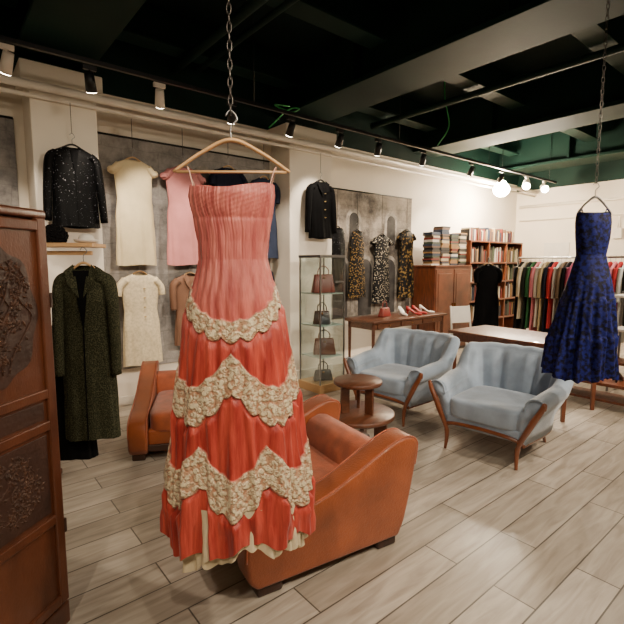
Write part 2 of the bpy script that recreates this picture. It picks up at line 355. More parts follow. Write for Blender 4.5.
# ================================================================= CORAL EVENING DRESS
def dress_mat():
    m,nt,b=newmat('coral_dress_fabric')
    at=nt.nodes.new('ShaderNodeAttribute'); at.attribute_name='mask'
    sp=nt.nodes.new('ShaderNodeSeparateColor'); nt.links.new(at.outputs['Color'],sp.inputs[0])
    tc=nt.nodes.new('ShaderNodeTexCoord')
    mpp=nt.nodes.new('ShaderNodeMapping'); mpp.inputs['Scale'].default_value=(4,4,.45); nt.links.new(tc.outputs['Object'],mpp.inputs['Vector'])
    n=nt.nodes.new('ShaderNodeTexNoise'); n.inputs['Scale'].default_value=8; n.inputs['Detail'].default_value=6; n.inputs['Roughness'].default_value=.6
    nt.links.new(mpp.outputs[0],n.inputs['Vector'])
    rr=nt.nodes.new('ShaderNodeValToRGB'); rr.color_ramp.elements[0].position=.36; rr.color_ramp.elements[1].position=.64; nt.links.new(n.outputs['Fac'],rr.inputs[0])
    def mix(fac,a,bb):
        x=nt.nodes.new('ShaderNodeMix'); x.data_type='RGBA'
        nt.links.new(fac,x.inputs[0])
        for k,s in ((6,a),(7,bb)):
            if isinstance(s,tuple): x.inputs[k].default_value=(*lin(s),1)
            else: nt.links.new(s,x.inputs[k])
        return x.outputs[2]
    red=mix(rr.outputs[0],(138,28,22),(192,72,54))
    pink=mix(rr.outputs[0],(164,76,72),(204,118,106))
    base=mix(sp.outputs[1],red,pink)
    v=nt.nodes.new('ShaderNodeTexVoronoi'); v.inputs['Scale'].default_value=58
    n2=nt.nodes.new('ShaderNodeTexNoise'); n2.inputs['Scale'].default_value=85; n2.inputs['Detail'].default_value=4
    nt.links.new(tc.outputs['Object'],v.inputs['Vector']); nt.links.new(tc.outputs['Object'],n2.inputs['Vector'])
    r1=nt.nodes.new('ShaderNodeValToRGB'); r1.color_ramp.elements[0].position=.46;r1.color_ramp.elements[1].position=.78
    r1.color_ramp.elements[0].color=(1,1,1,1); r1.color_ramp.elements[1].color=(.3,.3,.3,1)
    nt.links.new(v.outputs['Distance'],r1.inputs[0])
    r2=nt.nodes.new('ShaderNodeValToRGB'); r2.color_ramp.elements[0].position=.38;r2.color_ramp.elements[1].position=.50
    r2.color_ramp.elements[0].color=(.35,.35,.35,1)
    nt.links.new(n2.outputs['Fac'],r2.inputs[0])
    mm=nt.nodes.new('ShaderNodeMath'); mm.operation='MULTIPLY'; nt.links.new(r1.outputs[0],mm.inputs[0]); nt.links.new(r2.outputs[0],mm.inputs[1])
    lace=mix(mm.outputs[0],(160,98,66),(216,200,164))
    out=mix(sp.outputs[0],base,lace)
    nt.links.new(out,b.inputs['Base Color']); b.inputs['Roughness'].default_value=.5; b.inputs['Sheen Weight'].default_value=.15
    mb=nt.nodes.new('ShaderNodeMath'); mb.operation='MULTIPLY'; nt.links.new(mm.outputs[0],mb.inputs[0]); nt.links.new(sp.outputs[0],mb.inputs[1])
    n4=nt.nodes.new('ShaderNodeTexNoise'); n4.inputs['Scale'].default_value=14; n4.inputs['Detail'].default_value=4; nt.links.new(mpp.outputs[0],n4.inputs['Vector'])
    ma=nt.nodes.new('ShaderNodeMath'); ma.operation='ADD'; nt.links.new(mb.outputs[0],ma.inputs[0]); nt.links.new(n4.outputs['Fac'],ma.inputs[1])
    bp=nt.nodes.new('ShaderNodeBump'); bp.inputs['Strength'].default_value=.8; bp.inputs['Distance'].default_value=.008
    nt.links.new(ma.outputs[0],bp.inputs['Height']); nt.links.new(bp.outputs[0],b.inputs['Normal'])
    return m
e=root('coral_evening_dress',(.80,1.41,0),-38)
prof=[(1.83,.142,.085,0),(1.78,.147,.09,0),(1.72,.138,.08,0),(1.62,.122,.072,0),(1.56,.120,.072,0),(1.50,.134,.08,0),(1.42,.158,.09,0),(1.32,.180,.10,0),(1.2,.198,.11,0),(1.05,.216,.12,0),(.90,.232,.13,0),(.78,.248,.14,0),(.66,.260,.15,0),(.5,.262,.155,0)]
NR,NA=360,480
V=[];F=[];C=[]
def sm(x): x=max(0,min(1,x)); return x*x*(3-2*x)
def scal(psi,n,ph): return abs(math.cos(n*psi/2+ph))
def zhem(psi): 
    return .585-.04*(.5+.5*math.cos(psi))+.03*math.sin(psi)+.018*math.sin(3*psi+1)+.013*math.sin(8*psi)+.007*math.sin(19*psi)
for i in range(NR+1):
    t=i/NR
    for k in range(NA):
        psi=2*math.pi*k/NA
        ztop=1.805+.012*abs(math.sin(psi))-.008*math.cos(psi)+.006*math.sin(2*psi)
        zb=zhem(psi)
        z=ztop+(zb-ztop)*t
        a,b,_=interp(prof,z)
        bod=sm((z-1.50)/.12)
        fold=sm((1.46-z)/.8)
        pj=psi+.03*math.sin(z*19+psi*3)+.02*math.sin(z*41)+.03*math.sin(5*psi+2)
        w=1+bod*(.006*math.sin(58*pj)+.006*math.sin(83*pj+z*10)+.010*math.sin(27*pj-z*6)+.006*math.sin(z*60+7*psi))
        w+=fold*(.065*math.sin(9*psi+1.5*math.sin(z*3)+.6)+.04*math.sin(17*psi+2*z+1.2*math.sin(3*psi))+.02*math.sin(37*psi+3*z+math.sin(4*psi)))
        w+=(1-bod)*(1-fold)*.018*math.sin(26*pj)
        bust=sm((z-1.70)/.02)*max(0,math.cos(psi))
        w+=bust*(.05*math.sin(math.pi*min(1,max(0,(z-1.70)/.11)))+.006*math.sin((z-abs(psi)*.05)*420))
        w-=.03*math.exp(-((z-1.70)/.008)**2)*max(0,math.cos(psi))
        s1=.020*scal(psi,18,0); sc=.022*scal(psi,22,0)
        m1=-.125*max(0,math.cos(psi))**1.3
        m2=-.125*scal(psi,4,math.pi/2); m3=-.105*scal(psi,6,0)
        b1=(1.485+m1-.4*s1, 1.420+m1-s1)
        b2=(1.255+m2-.4*sc, 1.125+m2-sc)
        b3=(.930+m3-.4*sc, .795+m3-sc)
        lace=0
        for (u,l) in (b1,b2,b3):
            lace=max(lace, sm((u-z)/.004)*sm((z-l)/.004))
        for (u,l) in (b1,b2,b3):
            dd=l-z
            if dd>0: w+=.06*math.exp(-dd/.08)*sm(dd/.03)*(1+.6*math.sin(29*psi+math.sin(5*psi)))-.03*math.exp(-dd/.02)
        w+=lace*(.035+.012*math.sin(24*psi))
        hemr=sm((.66-z)/.06)
        w+=.045*hemr*math.sin(15*psi)
        x=a*w*math.sin(psi); y=-b*w*math.cos(psi)
        V.append((x+.008*sm((1.5-z)/1.0),y,z))
        pink=sm((z-1.20)/.32)*.95
        C.append((lace,pink,0,1))
for i in range(NR):
    for k in range(NA):
        F.append((i*NA+k,i*NA+(k+1)%NA,(i+1)*NA+(k+1)%NA,(i+1)*NA+k))
o=mesh('dress_body',V,F,dress_mat(),e)
at=o.data.color_attributes.new('mask','FLOAT_COLOR','POINT')
for i,c in enumerate(C): at.data[i].color=c
CORAL=M('ribbon_loop_fabric',(214,170,150),.6)
for s,n in ((-1,'left'),(1,'right')):
    tube('ribbon_loop_'+n,e,[(s*.128,-.02,1.80),(s*.145,-.005,1.862),(s*.152,0,1.876),(s*.15,.006,1.862),(s*.128,.03,1.80)],.002,CORAL,6)
hang=root('tmp'); hang.name='hanger_part'; hang.parent=e; hang.location=(0,0,1.96)
hanger(hang,.40,0)
UND=M('cream_underskirt',(208,192,158),.75,var=.12,scale=20)
for q2,(rr_,dz,ph) in enumerate([(.238,-.032,.6),(.222,-.055,2.0)]):
    v=[];f=[]
    for i in range(9):
        for k in range(240):
            psi=2*math.pi*k/240; q=i/8; r=1+(.06*math.sin(13*psi+ph)+.05*math.sin(27*psi+ph))*q
            zb=zhem(psi)+dz-.022*math.sin(2*psi-ph)+.006*abs(math.sin(14*psi)); z=.70+(zb-.70)*q
            v.append((.008+rr_*r*math.sin(psi),-rr_*.6*r*math.cos(psi),z))
    for i in range(8):
        for k in range(240): f.append((i*240+k,i*240+(k+1)%240,(i+1)*240+(k+1)%240,(i+1)*240+k))
    mesh('underskirt_%d'%q2,v,f,UND,e)
chain('chain',e,0,0,2.05,3.99,CHAINM)
# ================================================================= BLUE LACE DRESS
e=root('blue_lace_dress',(3.46,1.19,0),-42)
prof=[(1.93,.085,.03,0),(1.88,.112,.06,0),(1.82,.116,.07,0),(1.72,.112,.07,0),(1.60,.096,.062,0),(1.52,.115,.08,0),(1.40,.145,.11,0),(1.2,.180,.14,0),(1.0,.206,.16,0),(.85,.222,.17,0),(.70,.230,.18,0)]
V=[];F=[];NR,NA=130,280
for i in range(NR+1):
    t=i/NR
    for k in range(NA):
        psi=2*math.pi*k/NA
        ztop=1.865+.045*abs(math.sin(psi))**3+.015*math.cos(2*psi)
        zb=.745+.018*abs(math.sin(8*psi))+.02*math.sin(2*psi)-.02*math.sin(psi)
        z=ztop+(zb-ztop)*t; a,b,_=interp(prof,z)
        fd=sm((1.54-z)/.5)
        w=1+fd*(.09*math.sin(11*psi+math.sin(z*4))+.05*math.sin(23*psi+math.sin(z*6)))+.012*math.sin(9*psi+20*z)
        for zt in (1.28,1.02): 
            dd=zt+.03*abs(math.sin(6*psi))-z
            if dd>0: w+=.05*math.exp(-dd/.05)
        V.append((a*w*math.sin(psi)-.035*sm((1.5-z)/.8),-b*w*math.cos(psi),z))
for i in range(NR):
    for k in range(NA): F.append((i*NA+k,i*NA+(k+1)%NA,(i+1)*NA+(k+1)%NA,(i+1)*NA+k))
mesh('dress_body',V,F,NAVY,e)
for s,n in ((-1,'left'),(1,'right')):
    tube('ribbon_loop_'+n,e,[(s*.09,-.04,1.87),(s*.085,-.01,1.90),(s*.083,0,1.906),(s*.085,.01,1.90),(s*.09,.04,1.87)],.004,NAVY,8)
hang=root('tmp'); hang.name='hanger_part'; hang.parent=e; hang.location=(0,0,1.985); hanger(hang,.22,0,STEEL)
chain('chain',e,0,0,2.08,3.99,CHAINM,L=.044,w=.009,r=.0024)
# ================================================================= GENERIC GARMENTS
def garment(name,loc,rz,kind,mat,L=1.0,W=.21,sleeve=0,flare=1.1,wire=None,hmat=None,open_front=None,buttons=None,depth=.055,collar=None,waist=.86,hw=.36,spread=None,ow=1.0):
    e=root(name,loc,rz)
    p=[(0,.065,.035,0),(-.02,.10,.045,0),(-.05,W*.85,.05,0),(-.085,W,depth,0),(-.22,W*.93,depth,0),(-.40,W*waist,depth*.95,0),(-.55,W*(waist+flare)/2,depth*1.1,0),(-L,W*flare,depth*1.35,0)]
    if L<.6: p=p[:5]+[(-.40,W*waist,depth,0),(-L,W*flare,depth*1.1,0)]
    if kind=='sleeveless': p[2]=(-.04,W*.72,.045,0); p[3]=(-.09,W*.78,depth,0); p.insert(4,(-.19,W*.9,depth,0)); p[5]=(-.24,W*.93,depth,0)
    V=[];F=[];NR,NA=44,64
    ph=random.random()*6
    for i in range(NR+1):
        t=(i/NR)**1.15
        for k in range(NA):
            psi=2*math.pi*k/NA
            z=-.0-(.028*max(0,math.cos(psi)))*(1-t)-L*t
            a,b,_=interp(p,z)
            fd=sm(-z/L*1.2-.2)
            w=1+fd*(.07*math.sin(8*psi+ph)+.04*math.sin(17*psi+ph*2+z*4))+.025*math.sin(5*psi+z*17+ph)
            V.append((a*(1+(w-1)*.4)*math.sin(psi),-b*w*math.cos(psi),z+.006*math.sin(3*psi+ph)*t))
    for i in range(NR):
        for k in range(NA): F.append((i*NA+k,i*NA+(k+1)%NA,(i+1)*NA+(k+1)%NA,(i+1)*NA+k))
    mesh('body',V,F,mat,e)
    if sleeve:
        sp_=spread if spread is not None else (.045 if sleeve>.3 else .06)
        for s,n in ((-1,'left'),(1,'right')):
            tube('sleeve_'+n,e,[(s*(W-.06),0,-.075),(s*(W-.005),0,-.13),(s*(W+.005+sp_*.4),-.01,-.1-sleeve*.5),(s*(W-.005+sp_),-.015,-.1-sleeve)],lambda t:.060-.018*t,mat,14,True,.75)
    if open_front:
        n=12;v=[];f=[]
        for i in range(n+1):
            z=-.03-(L-.04)*i/n; a,b,_=interp(p,z); y=-b*1.1-.004
            hwid=(.045*(1-min(1,i/4)) +.004)*ow
            v+=[(-hwid,y,z),(hwid,y,z)]
        for i in range(n): f.append((2*i,2*i+1,2*i+3,2*i+2))
        mesh('front_opening',v,f,open_front,e)
    if collar:
        for s,n in ((-1,'left'),(1,'right')):
            v=[(s*.055,-.03,.008),(s*.10,-.062,-.035),(s*.075,-.078,-.11),(s*.012,-.078,-.20),(s*.03,-.06,-.07)]
            mesh('collar_'+n,v,[(0,1,2,4),(4,2,3)],collar,e,False)
    if buttons:
        for j in range(4):
            z=-.16-j*.1; a,b,_=interp(p,z); lathe('button_%d'%j,e,[(.002,-.004),(.011,-.004),(.011,.004),(.002,.004)],buttons,(.02,-b*1.1-.01,z),10)
    h=root('tmp'); h.name='hanger_part'; h.parent=e; h.location=(0,0,.012); hanger(h,hw,0,hmat)
    if wire: cyl('hanging_wire',e,(0,0,.11),(0,0,wire-loc[2]),.003,.003,CHAINM,6)
    return e
CREAM=M('cream_cloth',(206,188,150),.8,var=.06,scale=10,sheen=.1)
CREAM2=M('ivory_lace',(206,190,158),.8,var=.16,scale=40)
PINK=M('dusty_pink_cloth',(186,118,116),.75,var=.08)
BROWN=M('taupe_cloth',(112,78,58),.8,var=.1)
NAVYC=M('navy_cloth',(18,22,40),.8,var=.2,spec=.2)
SLATE=M('slate_blue_cloth',(44,52,72),.8,var=.15,spec=.2)
BLK=M('black_cloth',(5,5,6),.9,var=.2,spec=.12)
SEQ=pattern('black_sequins',(1,1,2),(170,170,180),110,.6,(.86,1.0),bumps=.1,spec=.12)
GOLDP=pattern('gold_black_print',(140,110,58),(14,12,11),40,.6,(.28,.40),spec=.2)
BWP=pattern('black_white_print',(170,160,142),(12,11,12),38,.6,(.26,.36),spec=.2)
BGP=pattern('black_gold_embroidery',(10,9,10),(130,102,54),24,.6,(.52,.62),'noise',spec=.2)
TWEED=pattern('olive_tweed',(24,26,17),(70,70,50),150,.9,(.3,.8),spec=.15)
GOLDT=M('pale_gold_trim',(190,160,100),.5)
Yw=4.84
garment('sequin_jacket',(.97,4.50,2.56),0,'s',SEQ,L=.70,W=.19,sleeve=.55,flare=1.0,open_front=BLK,wire=2.93,waist=.92,hmat=BLACK,ow=.7)
garment('cream_shift_dress',(1.60,Yw,2.60),0,'s',CREAM,L=1.08,W=.20,sleeve=.05,flare=1.02,wire=3.0,waist=.88,spread=.02)
garment('ivory_short_sleeve_dress',(1.62,Yw,1.44),0,'s',CREAM2,L=.98,W=.205,sleeve=.14,flare=1.0,wire=1.58,buttons=GOLDT,waist=.84,spread=.03)
garment('pink_shift_dress',(2.14,Yw,2.60),0,'s',PINK,L=1.08,W=.21,sleeve=.05,flare=1.02,wire=3.0,spread=.02)
garment('taupe_jacket',(2.18,Yw,1.42),0,'s',BROWN,L=.8,W=.20,sleeve=.3,flare=1.0,collar=BROWN,wire=1.58,spread=.01)
garment('navy_dress',(2.70,Yw,2.66),0,'s',NAVYC,L=1.05,W=.205,sleeve=.12,flare=1.05,wire=3.0,spread=.02)
garment('slate_blue_dress',(3.20,Yw,2.60),0,'s',SLATE,L=1.0,W=.19,sleeve=.2,flare=1.08,wire=3.0,spread=.0,hw=.3)
garment('taupe_skirt_dress',(2.72,Yw,1.40),0,'s',BROWN,L=.95,W=.19,sleeve=.1,flare=1.1,wire=1.58,spread=.02)
garment('navy_sleeveless_dress',(3.2,Yw,1.46),0,'sleeveless',NAVYC,L=.9,W=.17,flare=1.1,wire=1.58,hw=.28)
garment('black_jacket',(3.84,4.50,2.58),0,'s',BLK,L=.72,W=.19,sleeve=.55,flare=1.0,collar=BLK,wire=2.93,waist=.9,buttons=GOLDT,hmat=BLACK)
garment('gold_print_dress',(4.87,4.86,2.02),0,'sleeveless',GOLDP,L=1.0,W=.16,flare=1.1,wire=2.6,hmat=BLACK,hw=.28)
garment('black_sequin_top',(4.47,4.86,2.05),0,'sleeveless',SEQ,L=.8,W=.16,flare=1.05,wire=2.6,hmat=BLACK,hw=.28)
garment('monochrome_print_dress',(5.42,4.86,1.98),0,'s',BWP,L=1.08,W=.18,flare=1.1,wire=2.6,hmat=BLACK,sleeve=.04)
garment('embroidered_black_dress',(6.03,4.86,2.08),0,'s',BGP,L=1.12,W=.18,flare=1.1,wire=2.6,hmat=BLACK,sleeve=.06,spread=.02)
# coat rack at left
e=root('coat_rack',(.72,3.2,0),-33)
box('shelf',e,(-.31,.06,1.66),(.78,.26,.025),HWOOD,.004)
box('rail',e,(-.28,.04,1.61),(.64,.026,.026),HWOOD,.004)
for x in(-.6,-.36):
    box('post_%d'%(1 if x<-.5 else 2),e,(x,.14,.83),(.035,.035,1.66),WALNUT,.004)
    box('foot_%d'%(1 if x<-.5 else 2),e,(x,.14,.02),(.04,.3,.04),WALNUT,.004)
box('lower_bar',e,(-.48,.14,.25),(.24,.03,.03),WALNUT,.004)
garment('tweed_coat',(.70,3.12,1.53),-33,'s',TWEED,L=1.12,W=.155,sleeve=.6,flare=1.08,open_front=BLK,collar=TWEED,hw=.28,waist=.95,spread=.02)
garment('black_skirt_suit',(.60,3.27,1.15),-33,'s',BLK,L=.90,W=.15,flare=1.05,hw=.26)
def hat(name,loc,mat,brim,s=1):
    e=root(name,loc,-30)
    lathe('crown',e,[(.095*s,0),(.1*s,.03*s),(.095*s,.07*s),(.075*s,.10*s),(.04*s,.118*s),(.005,.12*s)],mat)
    if brim: lathe('brim',e,[(.09*s,.002),(.13*s,.006),(.15*s,.018),(.148*s,.024),(.12*s,.014),(.09*s,.014)],mat)
FUR=M('black_fur',(10,9,10),.95,var=.5,scale=60,bump=1,bscale=120,spec=.2); WHT=M('white_felt',(226,220,210),.8,var=.05)
def furball(name,loc,mat,s):
    e=root(name,loc); v=[];f=[];n=28
    for i in range(n+1):
        ph=-math.pi/2+math.pi*i/n
        for k in range(2*n):
            t=math.pi*k/n; r=s*(1+random.uniform(-.09,.09)); z=max(-s*.62,r*math.sin(ph)*.85)
            v.append((r*math.cos(ph)*math.cos(t),r*math.cos(ph)*math.sin(t),z+s*.62))
    for i in range(n):
        for k in range(2*n): f.append((i*2*n+k,i*2*n+(k+1)%(2*n),(i+1)*2*n+(k+1)%(2*n),(i+1)*2*n+k))
    mesh('fur',v,f,mat,e,False)
furball('black_fur_hat',(.585,3.36,1.674),FUR,.08)
hat('white_felt_hat',(.745,3.22,1.674),WHT,True,.5)
furball('black_fur_hat.001',(.29,3.54,1.674),FUR,.10)
hat('white_felt_hat.001',(.44,3.42,1.674),WHT,True,.38)
# ================================================================= LACQUER CABINET
e=root('carved_lacquer_cabinet',(.326,2.06,0))
ux=Vector((.78,.62,0)).normalized(); ang=math.degrees(math.atan2(ux.y,ux.x))
e.rotation_euler=(0,0,R(ang))
W0,D0,Hc=.96,.42,1.75
box('carcass',e,(-W0/2,D0/2+.012,Hc/2+.01),(W0-.02,D0-.02,Hc-.06),LACQ,.006)
box('top_cornice',e,(-W0/2,D0/2,Hc-.015),(W0+.012,D0+.02,.035),LACQ,.01,seg=3)
box('plinth',e,(-W0/2,D0/2,.05),(W0+.01,D0+.01,.1),LACQ,.008)
for dn,(xa,xb) in enumerate([(-.475,-.01),(-.95,-.485)]):
    xc=(xa+xb)/2; w=xb-xa
    box(f'door_{dn}_stile_a',e,(xb-.022,-.005,.92),(.044,.026,1.60),LACQ,.005)
    box(f'door_{dn}_stile_b',e,(xa+.022,-.005,.92),(.044,.026,1.60),LACQ,.005)
    for j,z in enumerate([.14,.50,.90,1.03,1.69]): box(f'door_{dn}_rail_{j}',e,(xc,-.005,z),(w-.08,.025,.04),LACQ,.005)
    box(f'door_{dn}_panel',e,(xc,.002,.92),(w-.08,.014,1.56),LACQ,.002)
    box(f'door_{dn}_band_inset',e,(xc,-.006,.965),(w-.12,.006,.07),LACQD,.002)
    box(f'door_{dn}_lower_inset',e,(xc,-.006,.70),(w-.11,.006,.33),LACQD,.002)
    for zc,rz_,rx_ in ((1.36,.25,.17),(.70,.15,.165)):
        if zc>1:
            N=64
            def lob(q): return 1+.05*math.cos(8*q)
            disc=[(xc+rx_*lob(2*math.pi*q/N)*math.cos(2*math.pi*q/N),-.0065,zc+rz_*lob(2*math.pi*q/N)*math.sin(2*math.pi*q/N)) for q in range(N)]
            mesh(f'door_{dn}_medallion_ground',disc,[tuple(range(N))],LACQD,e,False)
        v=[];f=[]
        for br in range(6):
            p0=Vector((xc+random.uniform(-.08,.08),-.008,zc-rz_*.85)); pl=[p0]
            for q in range(6):
                pn=pl[-1]+Vector((random.uniform(-.06,.06),0,rz_*.27)); 
                dx=(pn.x-xc)/(rx_*.9); dz=(pn.z-zc)/(rz_*.9); rr=math.hypot(dx,dz)
                if rr>1: pn=Vector((xc+(pn.x-xc)/rr,pn.y,zc+(pn.z-zc)/rr))
                if (pn-pl[-1]).length>.004: pl.append(pn)
            pl=cr(pl,4); a,b=tubevf(pl,.0025,6,.6); o=len(v); v+=a; f+=[tuple(i+o for i in q) for q in b]
            # flowers: five-petal clusters
            for q in range(5):
                c=random.choice(pl)+Vector((random.uniform(-.04,.04),0,random.uniform(-.04,.04)))
                if math.hypot((c.x-xc)/(rx_*.85),(c.z-zc)/(rz_*.85))>1: continue
                rp=random.uniform(.010,.018); a0=random.random()
                for pt in range(5):
                    an=a0+pt*2*math.pi/5; U=Vector((math.cos(an),0,math.sin(an))); Wv=Vector((-math.sin(an),0,math.cos(an))); cc=c+U*rp; o=len(v)
                    v+=[cc+U*rp*.9,cc+Wv*rp*.6,cc-U*rp*.9,cc-Wv*rp*.6,cc+Vector((0,-.005,0))]
                    f+=[(o,o+1,o+4),(o+1,o+2,o+4),(o+2,o+3,o+4),(o+3,o,o+4)]
            for q in range(22):
                c=random.choice(pl)+Vector((random.uniform(-.035,.035),0,random.uniform(-.035,.035))); o=len(v)
                dx=(c.x-xc)/(rx_*.92); dz=(c.z-zc)/(rz_*.92); rr=math.hypot(dx,dz)
                if rr>1: continue
                an=random.random()*6.28; l=random.uniform(.008,.018); wd=l*.45
                U=Vector((math.cos(an),0,math.sin(an))); Wv=Vector((-math.sin(an),0,math.cos(an)))
                v+=[c+U*l,c+Wv*wd,c-U*l,c-Wv*wd,c+Vector((0,-.004,0))]
                f+=[(o,o+1,o+4),(o+1,o+2,o+4),(o+2,o+3,o+4),(o+3,o,o+4)]
        mesh(f'door_{dn}_relief_{int(zc*100)}',v,f,RELIEF,e,False)
lathe('lock_plate',e,[(.002,0),(.07,0),(.068,.006),(.002,.008)],GOLD,n=32).matrix_local=Matrix.Translation((-.48,-.018,1.0))@Matrix.Rotation(R(90),4,'X')
for z in(.45,1.4): box('hinge_%d'%int(z*10),e,(-.008,-.014,z),(.012,.014,.06),DKWOOD,.002)
# ================================================================= COGNAC CLUB ARMCHAIRS
def club(name,loc,rz):
    e=root(name,loc,rz)
    arm=[(-.41,.05),(-.455,.10),(-.47,.20),(-.465,.27),(-.44,.315),(-.38,.34),(-.28,.36),(-.14,.385),(.0,.425),(.14,.485),(.28,.55),(.38,.592),(.46,.612),(.52,.605),(.555,.575),(.56,.53),(.545,.44),(.51,.28),(.47,.13),(.43,.05)]
    for s,n in ((-1,'left'),(1,'right')):
        x0,x1=sorted((s*.31,s*.455)); prism('arm_'+n,e,arm,x0,x1,ORANGE,.032,6)
        box('sled_foot_a_'+n,e,(s*.385,-.34,.03),(.10,.13,.06),DKWOOD,.012,seg=3)
        box('sled_foot_b_'+n,e,(s*.385,.36,.03),(.10,.13,.06),DKWOOD,.012,seg=3)
        for q,xx in enumerate((s*.449,s*.316)):
            pts=[Vector((xx,y,z)) for y,z in [(a*.985,b*.985+.006) for a,b in arm[2:17]]]
            v,f=tubevf(cr(pts,5),.0045,6); mesh('piping_%s_%d'%(n,q),v,f,ORANGE2,e)
    box('seat_base',e,(0,-.02,.16),(.62,.80,.18),ORANGE,.02,seg=3)
    pillow('seat_cushion',e,(0,-.07,.30),(.61,.74,.17),ORANGE2,.3)
    prism('backrest',e,[(.28,.10),(.22,.30),(.25,.44),(.30,.51),(.37,.535),(.44,.52),(.48,.46),(.46,.28),(.43,.08)],-.315,.315,ORANGE2,.02,4)
    box('front_trim',e,(0,-.425,.11),(.62,.03,.05),DKWOOD,.006)
    return e
club('cognac_club_armchair',(1.495,2.01,0),-99)
club('cognac_club_armchair.001',(1.62,3.66,0),-26.6)
# ================================================================= PALE BLUE ARMCHAIRS
def blue(name,loc,rz):
    e=root(name,loc,rz); w=.335; yb=.02; e.scale=(.95,.95,1)
    P=[]
    n1,n2=14,90
    for i in range(n1): 
        t=i/n1; P.append((Vector((w+.035*sm(t),-.37+(yb+.37)*t,0)),Vector((1,0,0)),0.0,-1,t))
    for i in range(n2+1):
        a=math.pi*i/n2; ce,se=math.cos(a),math.sin(a)
        sx=math.copysign(abs(ce)**.55,ce); sy=abs(se)**.55
        nx,ny=ce*.9,se; L=math.hypot(nx,ny)
        P.append((Vector(((w+.035)*sx,yb+.34*sy,0)),Vector((nx/L,ny/L,0)),math.sin(a),sx,1))
    for i in range(1,n1+1): 
        t=1-i/n1; P.append((Vector((-w-.035*sm(t),-.37+(yb+.37)*t,0)),Vector((-1,0,0)),0.0,-1,t))
    V=[];F=[];m=None; tot=len(P)
    for idx,(p,n,b,sx,t) in enumerate(P):
        bb=sm((b-.02)/.55)
        Ht=.555+.03*sm(t)+.205*bb
        lean=.05+.07*bb; roll=.066-.018*bb
        rb=abs(math.sin(sx*math.pi*2.5))
        ch=-.034*bb*rb if b>0 else 0
        Ht+=.008*bb*rb
        sec=[(-.05,.20),(-.055,.34),(-.045+ch+lean*.2,.42),(-.045+ch+lean*.55,.42+(Ht-.42)*.45),(-.045+ch*.8+lean*.85,Ht-roll*1.5)]
        cx,cz=lean+.02,Ht-roll
        for q in range(9):
            an=math.pi*(1-q/8*1.15); sec.append((cx+roll*1.1*math.cos(an),cz+roll*math.sin(an)))
        sec+=[(lean+.035,Ht-roll*2.1),(lean*.7+.03,.42),(.03,.30),(.02,.19)]
        m=len(sec)
        for u,z in sec: V.append(p+n*u+Vector((0,0,z)))
    for i in range(tot-1):
        for k in range(m): F.append((i*m+k,i*m+(k+1)%m,(i+1)*m+(k+1)%m,(i+1)*m+k))
    F.append(tuple(range(m))); F.append(tuple((tot-1)*m+k for k in range(m)))
    mesh('upholstered_shell',V,F,BLUEV,e)
    pts=[q[0]+Vector((0,0,.185)) for q in P[::3]]
    v,f=tubevf(pts,.020,8); mesh('lower_wood_rail',v,f,TRIM,e)
    box('seat_deck',e,(0,-.03,.24),(.60,.66,.10),BLUEV,.02,seg=3)
    pillow('seat_cushion',e,(0,-.08,.355),(.63,.66,.185),BLUEV,.34)
    tube('front_wood_apron',e,[(-.31,-.375,.21),(-.2,-.40,.235),(0,-.41,.245),(.2,-.40,.235),(.31,-.375,.21)],.016,TRIM,8)
    box('front_rail',e,(0,-.36,.255),(.62,.04,.07),BLUEV,.012,seg=3)
    for s,n in ((-1,'left'),(1,'right')):
        tube('arm_front_trim_'+n,e,[(s*(w+.150),-.375,.49),(s*(w+.148),-.385,.535),(s*(w+.125),-.388,.48),(s*(w+.08),-.39,.40),(s*(w+.04),-.392,.32),(s*(w+.0),-.39,.24),(s*(w-.03),-.385,.16),(s*(w-.035),-.39,.08),(s*(w-.03),-.40,0.0)],lambda t:.008+.017*math.sin(min(1,t*1.15)*math.pi)**.8 if t<.75 else .021-.036*(t-.75),TRIM,10)
        tube('arm_top_bead_'+n,e,[(s*(w+.145),-.374,.49),(s*(w+.132),-.376,.54),(s*(w+.08),-.378,.555),(s*(w+.025),-.378,.53),(s*(w-.0),-.378,.46)],.007,BLUEV,8)
        tube('rear_leg_'+n,e,[(s*.26,.29,.2),(s*.27,.32,.1),(s*.28,.36,0)],lambda t:.022-.009*t,TRIM,10)
    return e
blue('pale_blue_armchair',(3.58,1.85,0),-84)
blue('pale_blue_armchair.001',(3.64,2.97,0),-84)
# ================================================================= TWO-TIER ROUND TABLE
e=root('two_tier_round_table',(2.50,2.47,0),12)
lathe('top_disc',e,[(.001,.59),(.185,.59),(.193,.597),(.193,.618),(.185,.625),(.001,.625)],WALNUT)
lathe('lower_disc',e,[(.001,.325),(.285,.325),(.295,.333),(.295,.357),(.285,.365),(.001,.365)],WALNUT)
for k in range(3):
    a=2*math.pi*k/3+.5
    c,s=math.cos(a),math.sin(a)
    box('upper_leg_%d'%k,e,(.11*c,.11*s,.478),(.07,.026,.225),WALNUT,.003,(0,0,math.degrees(a)))
for k in range(4):
    a=math.pi/2*k+.3; c,s=math.cos(a),math.sin(a)
    box('lower_leg_%d'%k,e,(.19*c,.19*s,.163),(.10,.035,.326),WALNUT,.004,(0,0,math.degrees(a)))
lathe('core',e,[(.001,.14),(.1,.14),(.1,.17),(.001,.17)],WALNUT,n=24)
